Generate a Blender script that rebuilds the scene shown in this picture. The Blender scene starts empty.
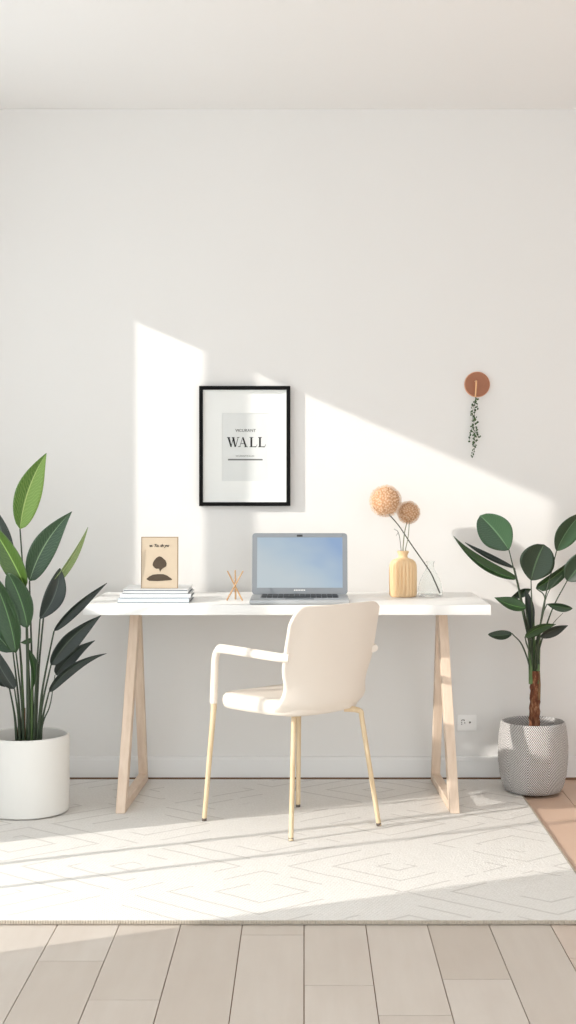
import bpy, bmesh, math, random
from mathutils import Vector, Matrix, Quaternion
random.seed(7)
PI = math.pi
C = bpy.context.scene.collection
scene = bpy.context.scene

# ------------------------------------------------------------------ camera
CAMY, CAMZ, F = -5.47, 1.17, 1400.0
cam = bpy.data.cameras.new('camera')
cam.sensor_fit = 'VERTICAL'; cam.sensor_height = 24.0
cam.lens = 24.0 * F / 1024.0
cam.shift_x = -16 / 1024.0; cam.shift_y = -32 / 1024.0
cam_o = bpy.data.objects.new('camera', cam); C.objects.link(cam_o)
cam_o.location = (0, CAMY, CAMZ); cam_o.rotation_euler = (PI / 2, 0, 0)
scene.camera = cam_o

# ------------------------------------------------------------------ light
SUN_DIR = Vector((2.2, 1.0, -0.946)).normalized()
sun = bpy.data.lights.new('sun', 'SUN'); sun.energy = 3.7; sun.angle = math.radians(0.7); sun.color = (1.0, 0.965, 0.90)
sun_o = bpy.data.objects.new('sun', sun); C.objects.link(sun_o)
sun_o.rotation_euler = SUN_DIR.to_track_quat('-Z', 'Y').to_euler(); sun_o.location = (-6, -4, 4)
w = bpy.data.worlds.new('sky'); scene.world = w; w.use_nodes = True
bg = w.node_tree.nodes['Background']; bg.inputs[0].default_value = (0.885, 0.965, 1.0, 1); bg.inputs[1].default_value = 2.32
scene.view_settings.view_transform = 'Standard'; scene.view_settings.look = 'None'
scene.view_settings.exposure = 0.0; scene.view_settings.gamma = 1.0
scene.view_settings.use_curve_mapping = False

def at(px, py, y):
    d = y - CAMY
    return Vector(((px - 304) / F * d, y, CAMZ - (py - 480) / F * d))

# ------------------------------------------------------------------ materials
def srgb(r, g, b):
    f = lambda c: (c / 255 / 12.92) if c / 255 <= 0.04045 else ((c / 255 + 0.055) / 1.055) ** 2.4
    return (f(r), f(g), f(b), 1)

class NT:
    def __init__(s, name):
        s.m = bpy.data.materials.new(name); s.m.use_nodes = True
        s.t = s.m.node_tree; s.n = s.t.nodes
        s.p = s.n['Principled BSDF']; s.out = s.n['Material Output']
    def node(s, typ, **k):
        n = s.n.new(typ)
        for a, v in k.items(): setattr(n, a, v)
        return n
    def link(s, a, b): s.t.links.new(a, b)
    def set(s, sock, v):
        if hasattr(v, 'is_output'): s.link(v, sock)
        else: sock.default_value = v
    def math(s, op, a, b=0.0, c=None, clamp=False):
        n = s.node('ShaderNodeMath', operation=op, use_clamp=clamp)
        s.set(n.inputs[0], a); s.set(n.inputs[1], b)
        if c is not None: s.set(n.inputs[2], c)
        return n.outputs[0]
    def mix(s, fac, a, b, blend='MIX'):
        n = s.node('ShaderNodeMix', data_type='RGBA', blend_type=blend)
        s.set(n.inputs[0], fac); s.set(n.inputs[6], a); s.set(n.inputs[7], b)
        return n.outputs[2]
    def ramp(s, fac, stops):
        n = s.node('ShaderNodeValToRGB'); e = n.color_ramp.elements
        while len(e) < len(stops): e.new(0.5)
        for i, (p, c) in enumerate(stops): e[i].position = p; e[i].color = c
        s.link(fac, n.inputs[0]); return n.outputs[0]
    def noise(s, vec, scale, detail=3, rough=0.5):
        n = s.node('ShaderNodeTexNoise'); n.inputs['Scale'].default_value = scale
        n.inputs['Detail'].default_value = detail; n.inputs['Roughness'].default_value = rough
        if vec is not None: s.link(vec, n.inputs['Vector'])
        return n.outputs[0]
    def obj(s): return s.node('ShaderNodeTexCoord').outputs['Object']
    def pos(s): return s.node('ShaderNodeNewGeometry').outputs['Position']
    def uv(s): return s.node('ShaderNodeTexCoord').outputs['UV']
    def sep(s, v):
        n = s.node('ShaderNodeSeparateXYZ'); s.link(v, n.inputs[0]); return n.outputs
    def scaled(s, v, sc):
        n = s.node('ShaderNodeMapping'); s.link(v, n.inputs[0]); n.inputs['Scale'].default_value = sc; return n.outputs[0]
    def bump(s, h, strength=0.3, dist=0.002):
        n = s.node('ShaderNodeBump'); n.inputs['Strength'].default_value = strength; n.inputs['Distance'].default_value = dist
        s.link(h, n.inputs['Height']); s.link(n.outputs[0], s.p.inputs['Normal'])
    def base(s, c): s.set(s.p.inputs['Base Color'], c)
    def fin(s, rough=0.6, metal=0.0, spec=None):
        s.p.inputs['Roughness'].default_value = rough; s.p.inputs['Metallic'].default_value = metal
        if spec is not None: s.p.inputs['Specular IOR Level'].default_value = spec
        return s.m

def speckle(name, c, rough=0.6, amt=0.06, scale=60, metal=0.0, bump=0.0, spec=None):
    t = NT(name); n = t.noise(t.obj(), scale, 3)
    dark = tuple(x * (1 - amt) for x in c[:3]) + (1,)
    t.base(t.mix(n, dark, c))
    if bump: t.bump(n, bump, 0.001)
    return t.fin(rough, metal, spec)

def wood(name, c, c2, scale=14, stretch=(1, 1, 0.06), rough=0.5):
    t = NT(name); v = t.scaled(t.obj(), stretch)
    n = t.noise(v, scale * 6, 5, 0.6)
    t.base(t.ramp(n, [(0.3, c2), (0.7, c)])); t.bump(n, 0.08, 0.001)
    return t.fin(rough)

M = {}
M['wall'] = speckle('wall_paint', srgb(235, 232, 229), 0.9, 0.01, 3)
M['ceiling'] = speckle('ceiling_paint', srgb(247, 245, 243), 0.9, 0.01, 3)
M['trim'] = speckle('trim_paint', srgb(236, 234, 232), 0.5, 0.01, 5)
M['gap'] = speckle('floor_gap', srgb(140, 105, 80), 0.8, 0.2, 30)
M['white_top'] = speckle('desk_white', srgb(245, 243, 240), 0.45, 0.01, 8)
M['desk_wood'] = wood('pale_wood', srgb(232, 210, 190), srgb(218, 193, 170), 12, (1, .15, .15))
M['brass'] = wood('chair_leg_wood', srgb(228, 206, 172), srgb(212, 184, 146), 10)
M['shell'] = speckle('chair_plastic', srgb(238, 227, 215), 0.55, 0.02, 12)
M['pot_white'] = speckle('pot_ceramic', srgb(236, 233, 228), 0.6, 0.02, 10)
M['soil'] = speckle('soil', srgb(70, 52, 40), 1.0, 0.6, 120, bump=0.8)
M['soil_grey'] = speckle('pot_gravel', srgb(130, 120, 110), 1.0, 0.5, 120, bump=0.8)
M['black'] = speckle('black_frame', srgb(14, 13, 13), 0.6, 0.1, 20, spec=.12)
M['mat_board'] = speckle('mat_board', srgb(240, 240, 237), 0.9, 0.01, 20)
M['paper'] = speckle('print_paper', srgb(226, 227, 225), 0.9, 0.01, 20)
M['ink'] = speckle('ink', srgb(35, 34, 33), 0.8, 0.1, 60)
M['grey_ink'] = speckle('grey_ink', srgb(120, 120, 118), 0.8, 0.1, 60)
M['copper'] = speckle('copper_disc', srgb(166, 106, 74), 0.5, 0.15, 50)
M['copper_edge'] = speckle('copper_edge', srgb(222, 165, 130), 0.5, 0.05, 30)
M['peg'] = speckle('peg_brass', srgb(225, 175, 130), 0.35, 0.05, 30, metal=0.5)
M['laptop'] = speckle('laptop_aluminium', srgb(138, 142, 147), 0.5, 0.03, 40, metal=0.3)
M['laptop_base'] = speckle('laptop_base', srgb(180, 182, 184), 0.42, 0.03, 40, metal=0.4)
M['key'] = speckle('keycap', srgb(45, 46, 48), 0.5, 0.1, 60)
M['key_well'] = speckle('key_well', srgb(120, 122, 125), 0.5, 0.1, 60)
M['stick'] = wood('stick_wood', srgb(205, 165, 118), srgb(165, 122, 80), 10)
M['card'] = speckle('kraft_card', srgb(206, 188, 165), 0.9, 0.08, 60)
M['card_edge'] = speckle('card_edge', srgb(150, 128, 102), 0.8, 0.15, 40)
M['brown_ink'] = speckle('brown_ink', srgb(88, 74, 60), 0.9, 0.35, 90)
M['book_white'] = speckle('book_white', srgb(232, 234, 236), 0.5, 0.02, 20)
M['book_blue'] = speckle('book_pale_blue', srgb(212, 220, 227), 0.5, 0.02, 20)
M['book_grey'] = speckle('book_grey', srgb(222, 222, 222), 0.5, 0.02, 20)
M['slate'] = speckle('slate_line_and_gap_shade', srgb(112, 120, 128), 0.5, 0.06, 20)  # bottom boards in this grey paint the gap shadows between stacked books
t = NT('book_pages'); z = t.sep(t.obj())[2]
t.base(t.mix(t.math('GREATER_THAN', t.math('FRACT', t.math('MULTIPLY', z, 420)), 0.6), srgb(238, 238, 236), srgb(205, 206, 208))); M['pages'] = t.fin(0.9)
M['vase'] = wood('vase_wood', srgb(240, 208, 166), srgb(228, 190, 144), 9, (1, 1, .1), 0.6)
M['flower'] = speckle('dried_flower', srgb(246, 214, 182), 0.9, 0.15, 150)
M['flower_core'] = speckle('dried_flower_core', srgb(226, 176, 134), 0.95, 0.25, 150)
M['dark_stem'] = speckle('dark_stem', srgb(84, 84, 76), 0.7, 0.3, 60)
M['green_stem'] = speckle('pale_green_stem', srgb(130, 132, 104), 0.7, 0.3, 60)
M['outlet'] = speckle('outlet_plastic', srgb(250, 247, 244), 0.4, 0.01, 30)
M['outlet_dark'] = speckle('outlet_dark', srgb(95, 85, 78), 0.5, 0.1, 30)
M['petiole'] = speckle('petiole_dark_green', srgb(62, 76, 54), 0.55, 0.35, 40)
M['petiole_green'] = speckle('petiole_green', srgb(96, 124, 72), 0.5, 0.25, 40)
M['sheath'] = speckle('dry_sheath', srgb(134, 102, 68), 0.8, 0.4, 60, bump=0.3)
M['vine_leaf'] = speckle('vine_leaf', srgb(70, 98, 52), 0.6, 0.3, 90)
M['bark'] = None
t = NT('trunk_bark'); v = t.scaled(t.obj(), (1, 1, .35)); n = t.noise(v, 90, 5, .7)
t.base(t.ramp(n, [(0.3, srgb(70, 38, 24)), (0.52, srgb(122, 72, 46)), (0.7, srgb(176, 134, 100))])); t.bump(n, 0.8, 0.004); M['bark'] = t.fin(0.9)

t = NT('clear_glass')
t.p.inputs['Base Color'].default_value = (0.97, 0.985, 0.98, 1); t.p.inputs['Transmission Weight'].default_value = 1.0
t.p.inputs['IOR'].default_value = 1.2; M['glass'] = t.fin(0.02)
t = NT('window_glass')
tr = t.node('ShaderNodeBsdfTransparent'); gl = t.node('ShaderNodeBsdfGlossy'); gl.inputs['Roughness'].default_value = 0.02
mx = t.node('ShaderNodeMixShader'); mx.inputs[0].default_value = 0.04
t.link(tr.outputs[0], mx.inputs[1]); t.link(gl.outputs[0], mx.inputs[2]); t.link(mx.outputs[0], t.out.inputs[0]); M['pane'] = t.m

t = NT('screen')          # lit laptop screen: soft blue wallpaper
u = t.sep(t.uv()); nz = t.noise(t.uv(), 1.6, 2)
g = t.math('ADD', t.math('MULTIPLY', u[0], 0.55), t.math('MULTIPLY', u[1], 0.45))
g = t.math('ADD', g, t.math('MULTIPLY', t.math('SUBTRACT', nz, 0.5), 0.55))
col = t.ramp(g, [(0.25, srgb(196, 208, 214)), (0.55, srgb(178, 198, 214)), (0.85, srgb(142, 172, 212))])
t.base((0.02, 0.02, 0.02, 1)); t.link(col, t.p.inputs['Emission Color']); t.p.inputs['Emission Strength'].default_value = 0.80
M['screen'] = t.fin(0.25)

def leaf_mat(name, c, c2, rib, vein=0.35, half=None):
    t = NT(name); s = t.sep(t.uv())
    a = t.math('ABSOLUTE', t.math('SUBTRACT', s[0], 0.5))
    ph = t.math('SUBTRACT', t.math('ADD', t.math('MULTIPLY', s[1], 19.0), t.math('MULTIPLY', t.noise(t.uv(), 5, 2), 2.5)), t.math('MULTIPLY', a, 9.0))
    ve = t.math('POWER', t.math('ABSOLUTE', t.math('SINE', t.math('MULTIPLY', ph, PI))), 0.6)
    n = t.noise(t.scaled(t.uv(), (3, 9, 1)), 4, 4)
    b = t.mix(n, c2, c)
    if half: b = t.mix(t.math('GREATER_THAN', s[0], 0.5), b, half)
    b = t.mix(t.math('MULTIPLY', t.math('SUBTRACT', 1.0, ve), vein), b, rib)
    b = t.mix(t.math('LESS_THAN', a, 0.022), b, rib)
    t.base(b); t.bump(ve, 0.2, 0.0015)
    t.p.inputs['Subsurface Weight'].default_value = 0.0
    return t.fin(0.36)
M['leaf_bright'] = leaf_mat('leaf_bright', srgb(92, 132, 46), srgb(60, 98, 34), srgb(168, 192, 112), .38, srgb(120, 156, 66))
M['leaf_olive'] = leaf_mat('leaf_olive', srgb(66, 92, 32), srgb(44, 68, 24), srgb(128, 160, 76), .1, srgb(66, 94, 34))
M['leaf_mid'] = leaf_mat('leaf_mid', srgb(52, 82, 56), srgb(36, 62, 42), srgb(130, 160, 120), .25)
M['leaf_green'] = leaf_mat('leaf_green', srgb(48, 78, 38), srgb(30, 56, 28), srgb(92, 130, 72), .1)
M['leaf_dark'] = leaf_mat('leaf_dark', srgb(40, 50, 44), srgb(26, 36, 32), srgb(66, 80, 68), .1)
M['leaf_pale'] = leaf_mat('leaf_pale', srgb(140, 158, 96), srgb(104, 128, 66), srgb(196, 204, 160), .2)
M['leaf_fig'] = leaf_mat('leaf_broad', srgb(46, 76, 50), srgb(30, 56, 36), srgb(96, 128, 94), .16, srgb(60, 94, 62))
M['leaf_figdark'] = leaf_mat('leaf_broad_dark', srgb(38, 58, 36), srgb(26, 42, 28), srgb(72, 100, 66), .12)

t = NT('woven_basket'); s = t.sep(t.uv())          # chevron weave, light strands on grey
tri = t.math('PINGPONG', t.math('MULTIPLY', s[0], 5.0), 0.5)
r1 = t.math('ADD', t.math('MULTIPLY', s[1], 25.0), t.math('MULTIPLY', tri, 22.0))
a1 = t.math('SINE', t.math('MULTIPLY', r1, 2 * PI))
a2 = t.math('SINE', t.math('MULTIPLY', s[0], 2 * PI * 130))
h = t.math('ADD', t.math('MULTIPLY', a1, 0.85), t.math('MULTIPLY', a2, 0.15))
t.base(t.ramp(t.math('ADD', t.math('MULTIPLY', h, 0.5), 0.5), [(0.32, srgb(92, 86, 84)), (0.6, srgb(238, 233, 230))]))
t.bump(h, 0.6, 0.003); M['basket'] = t.fin(0.9)

t = NT('oak_planks')                                # per-board tone in the colour attribute, grain along Y
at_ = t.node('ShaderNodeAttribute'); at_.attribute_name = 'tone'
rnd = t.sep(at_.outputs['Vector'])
p = t.pos(); cmb = t.node('ShaderNodeCombineXYZ'); ps = t.sep(p)
t.link(t.math('MULTIPLY', ps[0], 14.0), cmb.inputs[0]); t.link(t.math('MULTIPLY', ps[1], 1.3), cmb.inputs[1]); t.link(t.math('MULTIPLY', rnd[0], 37.0), cmb.inputs[2])
n1 = t.noise(cmb.outputs[0], 1.6, 5, .6)
cmb2 = t.node('ShaderNodeCombineXYZ')
t.link(t.math('MULTIPLY', ps[0], 5.0), cmb2.inputs[0]); t.link(t.math('MULTIPLY', ps[1], 2.2), cmb2.inputs[1]); t.link(t.math('MULTIPLY', rnd[0], 17.0), cmb2.inputs[2])
n2 = t.noise(cmb2.outputs[0], 1.5, 3, .5)
c0 = t.mix(rnd[0], srgb(206, 195, 184), srgb(220, 211, 202))
c0 = t.mix(t.math('MULTIPLY', n1, 0.45), c0, srgb(188, 172, 158))
c0 = t.mix(t.math('MULTIPLY', t.math('MULTIPLY', n2, n2), 0.22), c0, srgb(150, 120, 98))
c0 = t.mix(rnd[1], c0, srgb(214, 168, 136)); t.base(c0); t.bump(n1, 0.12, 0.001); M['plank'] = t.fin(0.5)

t = NT('rug_weave'); ps = t.sep(t.pos())
X = t.math('PINGPONG', t.math('ADD', ps[0], 10.12), 0.40); Y = t.math('PINGPONG', t.math('ADD', ps[1], 10.1), 0.26)
wob = t.math('MULTIPLY', t.noise(t.pos(), 9, 2), 0.02)
dd = t.math('ADD', t.math('ADD', X, t.math('MULTIPLY', Y, 1.25)), wob)
fr = t.math('FRACT', t.math('MULTIPLY', dd, 7.4))
line = t.math('LESS_THAN', t.math('ABSOLUTE', t.math('SUBTRACT', fr, 0.5)), 0.055)
brk = t.math('GREATER_THAN', t.noise(t.pos(), 3.2, 2), 0.47)
line = t.math('MULTIPLY', line, brk)
wx = t.math('SINE', t.math('MULTIPLY', ps[0], 2 * PI * 95)); wy = t.math('SINE', t.math('MULTIPLY', ps[1], 2 * PI * 70))
wv = t.math('MULTIPLY', wx, wy); fz = t.noise(t.pos(), 160, 3)
b = t.mix(fz, srgb(228, 223, 217), srgb(250, 247, 243))
b = t.mix(t.math('MULTIPLY', t.math('LESS_THAN', wv, -0.3), 0.14), b, srgb(180, 170, 160))
b = t.mix(t.math('MULTIPLY', line, 0.30), b, srgb(168, 160, 152))
t.base(b); t.bump(t.math('SUBTRACT', t.math('ADD', t.math('MULTIPLY', wv, 0.4), fz), t.math('MULTIPLY', line, 0.8)), 0.6, 0.003)
M['rug'] = t.fin(0.95, spec=0.1)
M['rug_edge'] = speckle('rug_binding', srgb(204, 192, 176), 0.95, 0.45, 220, bump=0.5)

# ------------------------------------------------------------------ mesh helpers
def obj(name, bm, mat, parent=None, smooth=True, angle=35, mods=None):
    me = bpy.data.meshes.new(name)
    bmesh.ops.recalc_face_normals(bm, faces=bm.faces)
    bm.to_mesh(me); bm.free()
    if smooth:
        me.shade_smooth(); me.set_sharp_from_angle(angle=math.radians(angle))
    for m_ in (mat if isinstance(mat, (list, tuple)) else [mat]): me.materials.append(m_)
    o = bpy.data.objects.new(name, me); C.objects.link(o)
    if parent is not None:
        o.parent = parent; o.matrix_parent_inverse = Matrix.Identity(4)
        me.transform(parent_world(parent).inverted())
    return o
def parent_world(p):
    m = Matrix.LocRotScale(p.location, p.rotation_euler, p.scale)
    return (parent_world(p.parent) @ m) if p.parent else m
def tag(o, label, cat, group=None):
    o['label'] = label; o['category'] = cat
    if group: o['group'] = group
    return o
def thing(name, loc, label, cat, group=None):
    o = bpy.data.objects.new(name, None); C.objects.link(o); o.location = loc; o.empty_display_size = 0.05
    return tag(o, label, cat, group)
def struct(name, bm, mat, parent=None, smooth=False):
    o = obj(name, bm, mat, parent, smooth)
    if parent is None: o['kind'] = 'structure'
    return o
def box(bm, x0, x1, y0, y1, z0, z1, bev=0.0, seg=2, mi=0):
    r = bmesh.ops.create_cube(bm, size=1.0); vs = r['verts']
    for v in vs:
        v.co = Vector(((x0 + x1) / 2 + v.co.x * (x1 - x0), (y0 + y1) / 2 + v.co.y * (y1 - y0), (z0 + z1) / 2 + v.co.z * (z1 - z0)))
    fs = {f for v in vs for f in v.link_faces}
    for f in fs: f.material_index = mi
    if bev:
        es = {e for v in vs for e in v.link_edges}
        bmesh.ops.bevel(bm, geom=list(es), offset=bev, segments=seg, affect='EDGES', profile=0.6)
    return bm
def nb(): return bmesh.new()
def bx(*a, **k): return box(nb(), *a, **k)
def ring(bm, pts): return [bm.verts.new(p) for p in pts]
def skin_rings(bm, rings, closed=True, caps=True, mi=0):
    for a, b in zip(rings, rings[1:]):
        n = len(a)
        for i in range(n if closed else n - 1):
            f = bm.faces.new((a[i], a[(i + 1) % n], b[(i + 1) % n], b[i])); f.material_index = mi
    if caps:
        bm.faces.new(rings[0]).material_index = mi; bm.faces.new(rings[-1][::-1]).material_index = mi
def bez(pts, n=8):
    """Catmull-Rom through points."""
    P = [Vector(p) for p in pts]
    if len(P) == 2: return [P[0].lerp(P[1], i / n) for i in range(n + 1)]
    P = [P[0] * 2 - P[1]] + P + [P[-1] * 2 - P[-2]]; out = []
    for i in range(1, len(P) - 2):
        a, b, c, d = P[i - 1:i + 3]
        for k in range(n):
            t_ = k / n
            out.append(0.5 * ((2 * b) + (c - a) * t_ + (2 * a - 5 * b + 4 * c - d) * t_ ** 2 + (3 * b - 3 * c + d - a) * t_ ** 3))
    out.append(P[-2]); return out
def tube(bm, path, r0, r1=None, seg=10, mi=0, flat=1.0, up=None):
    r1 = r0 if r1 is None else r1; n = len(path); rings = []
    nrm = None
    for i, p in enumerate(path):
        tg = (path[min(i + 1, n - 1)] - path[max(i - 1, 0)]).normalized()
        if nrm is None:
            u0 = up or (Vector((0, 0, 1)) if abs(tg.z) < 0.9 else Vector((1, 0, 0)))
            nrm = (u0 - tg * u0.dot(tg)).normalized()
        else:
            u0 = up or nrm
            q = (u0 - tg * u0.dot(tg))
            nrm = q.normalized() if q.length > 0.05 else nrm
        bn = tg.cross(nrm); rr = r0 + (r1 - r0) * i / max(n - 1, 1)
        rings.append(ring(bm, [p + (bn * math.cos(2 * PI * k / seg) + nrm * flat * math.sin(2 * PI * k / seg)) * rr for k in range(seg)]))
    skin_rings(bm, rings, mi=mi); return bm
def lathe(bm, prof, cx=0, cy=0, seg=64, rib=None, uvh=None, caps=(True, True)):
    rings = []
    for (r, z) in prof:
        pts = []
        for k in range(seg):
            a = 2 * PI * k / seg; rr = r * (rib(a, z) if rib else 1)
            pts.append((cx + rr * math.cos(a), cy + rr * math.sin(a), z))
        rings.append(ring(bm, pts))
    uvl = bm.loops.layers.uv.verify()
    for j, (a, b) in enumerate(zip(rings, rings[1:])):
        for i in range(seg):
            f = bm.faces.new((a[i], a[(i + 1) % seg], b[(i + 1) % seg], b[i]))
            if uvh:
                zs = (prof[j][1], prof[j][1], prof[j + 1][1], prof[j + 1][1])
                for l, uu, zz in zip(f.loops, (i, i + 1, i + 1, i), zs): l[uvl].uv = (uu / seg, zz / uvh)
    if caps[0]: bm.faces.new(rings[0][::-1])
    if caps[1]: bm.faces.new(rings[-1])
    return bm
def prism_xz(bm, pts, y0, y1, mi=0):
    """polygon in x,z extruded along y"""
    a = [bm.verts.new((x, y0, z)) for x, z in pts]; b = [bm.verts.new((x, y1, z)) for x, z in pts]
    n = len(pts)
    for i in range(n): bm.faces.new((a[i], a[(i + 1) % n], b[(i + 1) % n], b[i])).material_index = mi
    bm.faces.new(a[::-1]).material_index = mi; bm.faces.new(b).material_index = mi
    return bm

# ------------------------------------------------------------------ room shell
H = 2.62; WX = -1.6; RX = 2.7; FY = -5.9; T = 0.08
ZR = 0.0096                                              # rug thickness
# floor: dark subfloor with separate boards, one mesh
bm = nb(); box(bm, WX - T, RX + T, FY, 0.1, -0.06, -0.004, mi=1)
tone = bm.verts.layers.float_vector.new('tone')
BW = 0.162; G = 0.0012
joints = {-3: [-2.32], -4: [-2.065], 0: [-2.23], 2: [-2.19], -1: [-1.87]}
k = int(WX // BW) - 1
while k * BW < RX:
    js = list(joints.get(k, [FY + 4.0 + ((k * 0.731) % 1.0) * 1.9]))
    a = js[0]
    while a - 1.9 > FY: a -= 1.9; js.append(a)
    a = js[0]
    while a + 1.9 < 0: a += 1.9; js.append(a)
    js = sorted(js); ends = [FY] + js + [0.0]
    for e0, e1 in zip(ends, ends[1:]):
        x0 = max(k * BW + G, WX); x1 = min((k + 1) * BW - G, RX)
        if x1 - x0 < 0.01: continue
        n0 = len(bm.verts); box(bm, x0, x1, e0 + G, e1 - G, -0.02, 0.0)
        bm.verts.ensure_lookup_table(); tv = random.random()
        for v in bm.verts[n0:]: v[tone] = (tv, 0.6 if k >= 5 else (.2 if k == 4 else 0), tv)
    k += 1
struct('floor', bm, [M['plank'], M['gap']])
struct('ceiling', bx(WX - T, RX + T, FY, 0.1, H, H + 0.1), M['ceiling'])
struct('wall_back', bx(WX - T, RX + T, 0, 0.1, 0, H), M['wall'])
struct('wall_right', bx(RX, RX + T, FY, 0, 0, H), M['wall'])
# left wall with a high window, a glazed door and an added wide window further forward for fill light
dy = T / 2.2
A0, A1, B0, B1 = -0.427, -0.551 - dy, -0.640, -1.17 - dy
D0, D1 = -1.27, -2.385 - dy
E0, E1 = -3.7, -5.7
ZH, ZS = 2.194 + 0.43 * T, 1.085
bm = nb()
box(bm, WX - T, WX, A0, 0, 0, H); box(bm, WX - T, WX, B1, A0, 0, ZS); box(bm, WX - T, WX, B1, A0, ZH, H)
box(bm, WX - T, WX, D0, B1, 0, H); box(bm, WX - T, WX, D1, D0, ZH, H); box(bm, WX - T, WX, E0, D1, 0, H)
box(bm, WX - T, WX, E1, E0, ZH, H); box(bm, WX - T, WX, E1, E0, 0, 0.1); box(bm, WX - T, WX, FY, E1, 0, H)
box(bm, WX - T, WX, B0, A1, ZS, ZH)
struct('wall_left', bm, M['wall'])
def win(name, y0, y1, z0, z1, bars=()):
    bm = nb(); fw = 0.012; x0, x1 = WX - T * .6, WX - T * .3
    box(bm, x0, x1, y0, y0 + fw, z0, z1); box(bm, x0, x1, y1 - fw, y1, z0, z1)
    box(bm, x0, x1, y0 + fw, y1 - fw, z0, z0 + fw); box(bm, x0, x1, y0 + fw, y1 - fw, z1 - fw, z1)
    for b_, bw in bars: box(bm, x0, x1, b_ - bw / 2, b_ + bw / 2, z0 + fw, z1 - fw)
    o = struct(name, bm, M['trim'])
    g = obj('window_pane', bx(WX - T * .46, WX - T * .44, y0 + fw, y1 - fw, z0 + fw, z1 - fw), M['pane'], o, smooth=False)
    return o
win('window_1', A1 + .0, A0 - .0, ZS, ZH); win('window_2', B1, B0, ZS, ZH)
win('door_1', D1, D0, 0.0, ZH, ((-1.56, 0.022), (-1.83, 0.022)))
win('fill_window', E1, E0, 0.1, ZH, ((-4.35, .04), (-5.0, .04)))  # unseen window, added to bring in ambient light and floor bounce
# baseboard: tall flat board with a stepped cap and a brown strip below painted as gap shadow
def base_profile(bm, x0, x1):
    pr = [(0, 0.011), (-0.014, 0.011), (-0.014, 0.078), (-0.0115, 0.080), (-0.0115, 0.083), (-0.010, 0.088), (-0.006, 0.091), (0, 0.091)]
    a = [bm.verts.new((x0, y, z)) for y, z in pr]; b = [bm.verts.new((x1, y, z)) for y, z in pr]
    for i in range(len(pr)): j = (i + 1) % len(pr); bm.faces.new((a[i], a[j], b[j], b[i]))
    bm.faces.new(a[::-1]); bm.faces.new(b)
bm = nb(); base_profile(bm, WX, RX); struct('baseboard_back', bm, M['trim'])
struct('gap_shadow_strip', bx(WX, RX, -0.010, 0, 0, 0.011), M['gap'])

# ------------------------------------------------------------------ rug
rx0, rx1, ry0, ry1 = -1.45, 0.803, -1.79, -0.035
rug = thing('area_rug', (-.3, -.9, 0), 'large cream woven rug with faint diamond lines, under desk and chair', 'rug')
bm = bx(rx0, rx1, ry0, ry1, 0.0005, 0.009, bev=0.003)
obj('rug_pile', bm, M['rug'], rug)
bm = nb()
for (ax, ay), (bx_, by_), top_ in [((rx0, ry0), (rx1, ry0), .0155), ((rx1, ry0), (rx1, ry1), .0088)]:
    n = int((Vector((bx_ - ax, by_ - ay)).length) / 0.007)
    for i in range(n):
        f_ = (i + .5) / n; x = ax + (bx_ - ax) * f_; y = ay + (by_ - ay) * f_
        r = bmesh.ops.create_icosphere(bm, subdivisions=1, radius=0.0062)
        for v in r['verts']: v.co = Vector((v.co.x * .8 + x, v.co.y * .8 + y, min(top_, max(v.co.z * (1.1 + .2 * random.random()) + 0.0068, 0.0004))))
obj('edge_binding', bm, M['rug_edge'], rug)

# ------------------------------------------------------------------ desk
TZ = 0.735; DX0, DX1, DY0, DY1 = -0.769, 0.651, -0.60, -0.03
desk = thing('desk', (-.06, -.31, ZR), 'long white desk on two pale wooden A-shaped trestles against the wall', 'desk')
obj('desktop', bx(DX0, DX1, DY0, DY1, TZ - 0.035, TZ, bev=0.0025), M['white_top'], desk)
def trestle(xc, splay):
    # A-shaped closed loop in the y-z plane
    yf, yr, ya = -0.600, -0.062, -0.315; z0, z1 = ZR, TZ - 0.035; t1 = 0.034; wv_ = 0.033
    outer = [(yf, z0), (yr, z0), (ya + 0.036, z1), (ya - 0.042, z1)]
    inner = [(yf + 0.050, z0 + 0.034), (yr - 0.040, z0 + 0.034), (ya + 0.0015, z1 - 0.045), (ya - 0.006, z1 - 0.045)]
    bm = nb(); L = []
    for x in (xc - wv_ / 2, xc + wv_ / 2):
        sp = lambda y, z: x + splay * max(0, -(y - ya) / (ya - yf)) * max(0, 1 - z / z1)
        L.append(([bm.verts.new((sp(y, z), y, z)) for y, z in outer], [bm.verts.new((sp(y, z), y, z)) for y, z in inner]))
    (o0, i0), (o1, i1) = L
    for i in range(4):
        j = (i + 1) % 4
        bm.faces.new((o0[i], o0[j], i0[j], i0[i])); bm.faces.new((o1[i], i1[i], i1[j], o1[j]))
        bm.faces.new((o0[i], o1[i], o1[j], o0[j])); bm.faces.new((i0[i], i0[j], i1[j], i1[i]))
    bmesh.ops.recalc_face_normals(bm, faces=bm.faces)
    bmesh.ops.bevel(bm, geom=list(bm.edges), offset=0.0015, segments=1, affect='EDGES')
    obj('trestle_leg', bm, M['desk_wood'], desk)
trestle(-0.618, -0.022); trestle(0.506, 0.020)

# ------------------------------------------------------------------ chair
CH = Vector((-0.028, -0.73, 0)); al = math.radians(42)
R_ = Vector((math.cos(al), math.sin(al), 0)); F_ = Vector((math.cos(math.radians(136)), math.sin(math.radians(136)), 0))
def L(s, v, z): return CH + R_ * s + F_ * v + Vector((0, 0, z))
chair = thing('desk_chair', (CH.x, CH.y, ZR), 'cream armchair with moulded back and slim pale wooden legs, turned toward the desk', 'chair')
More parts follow.
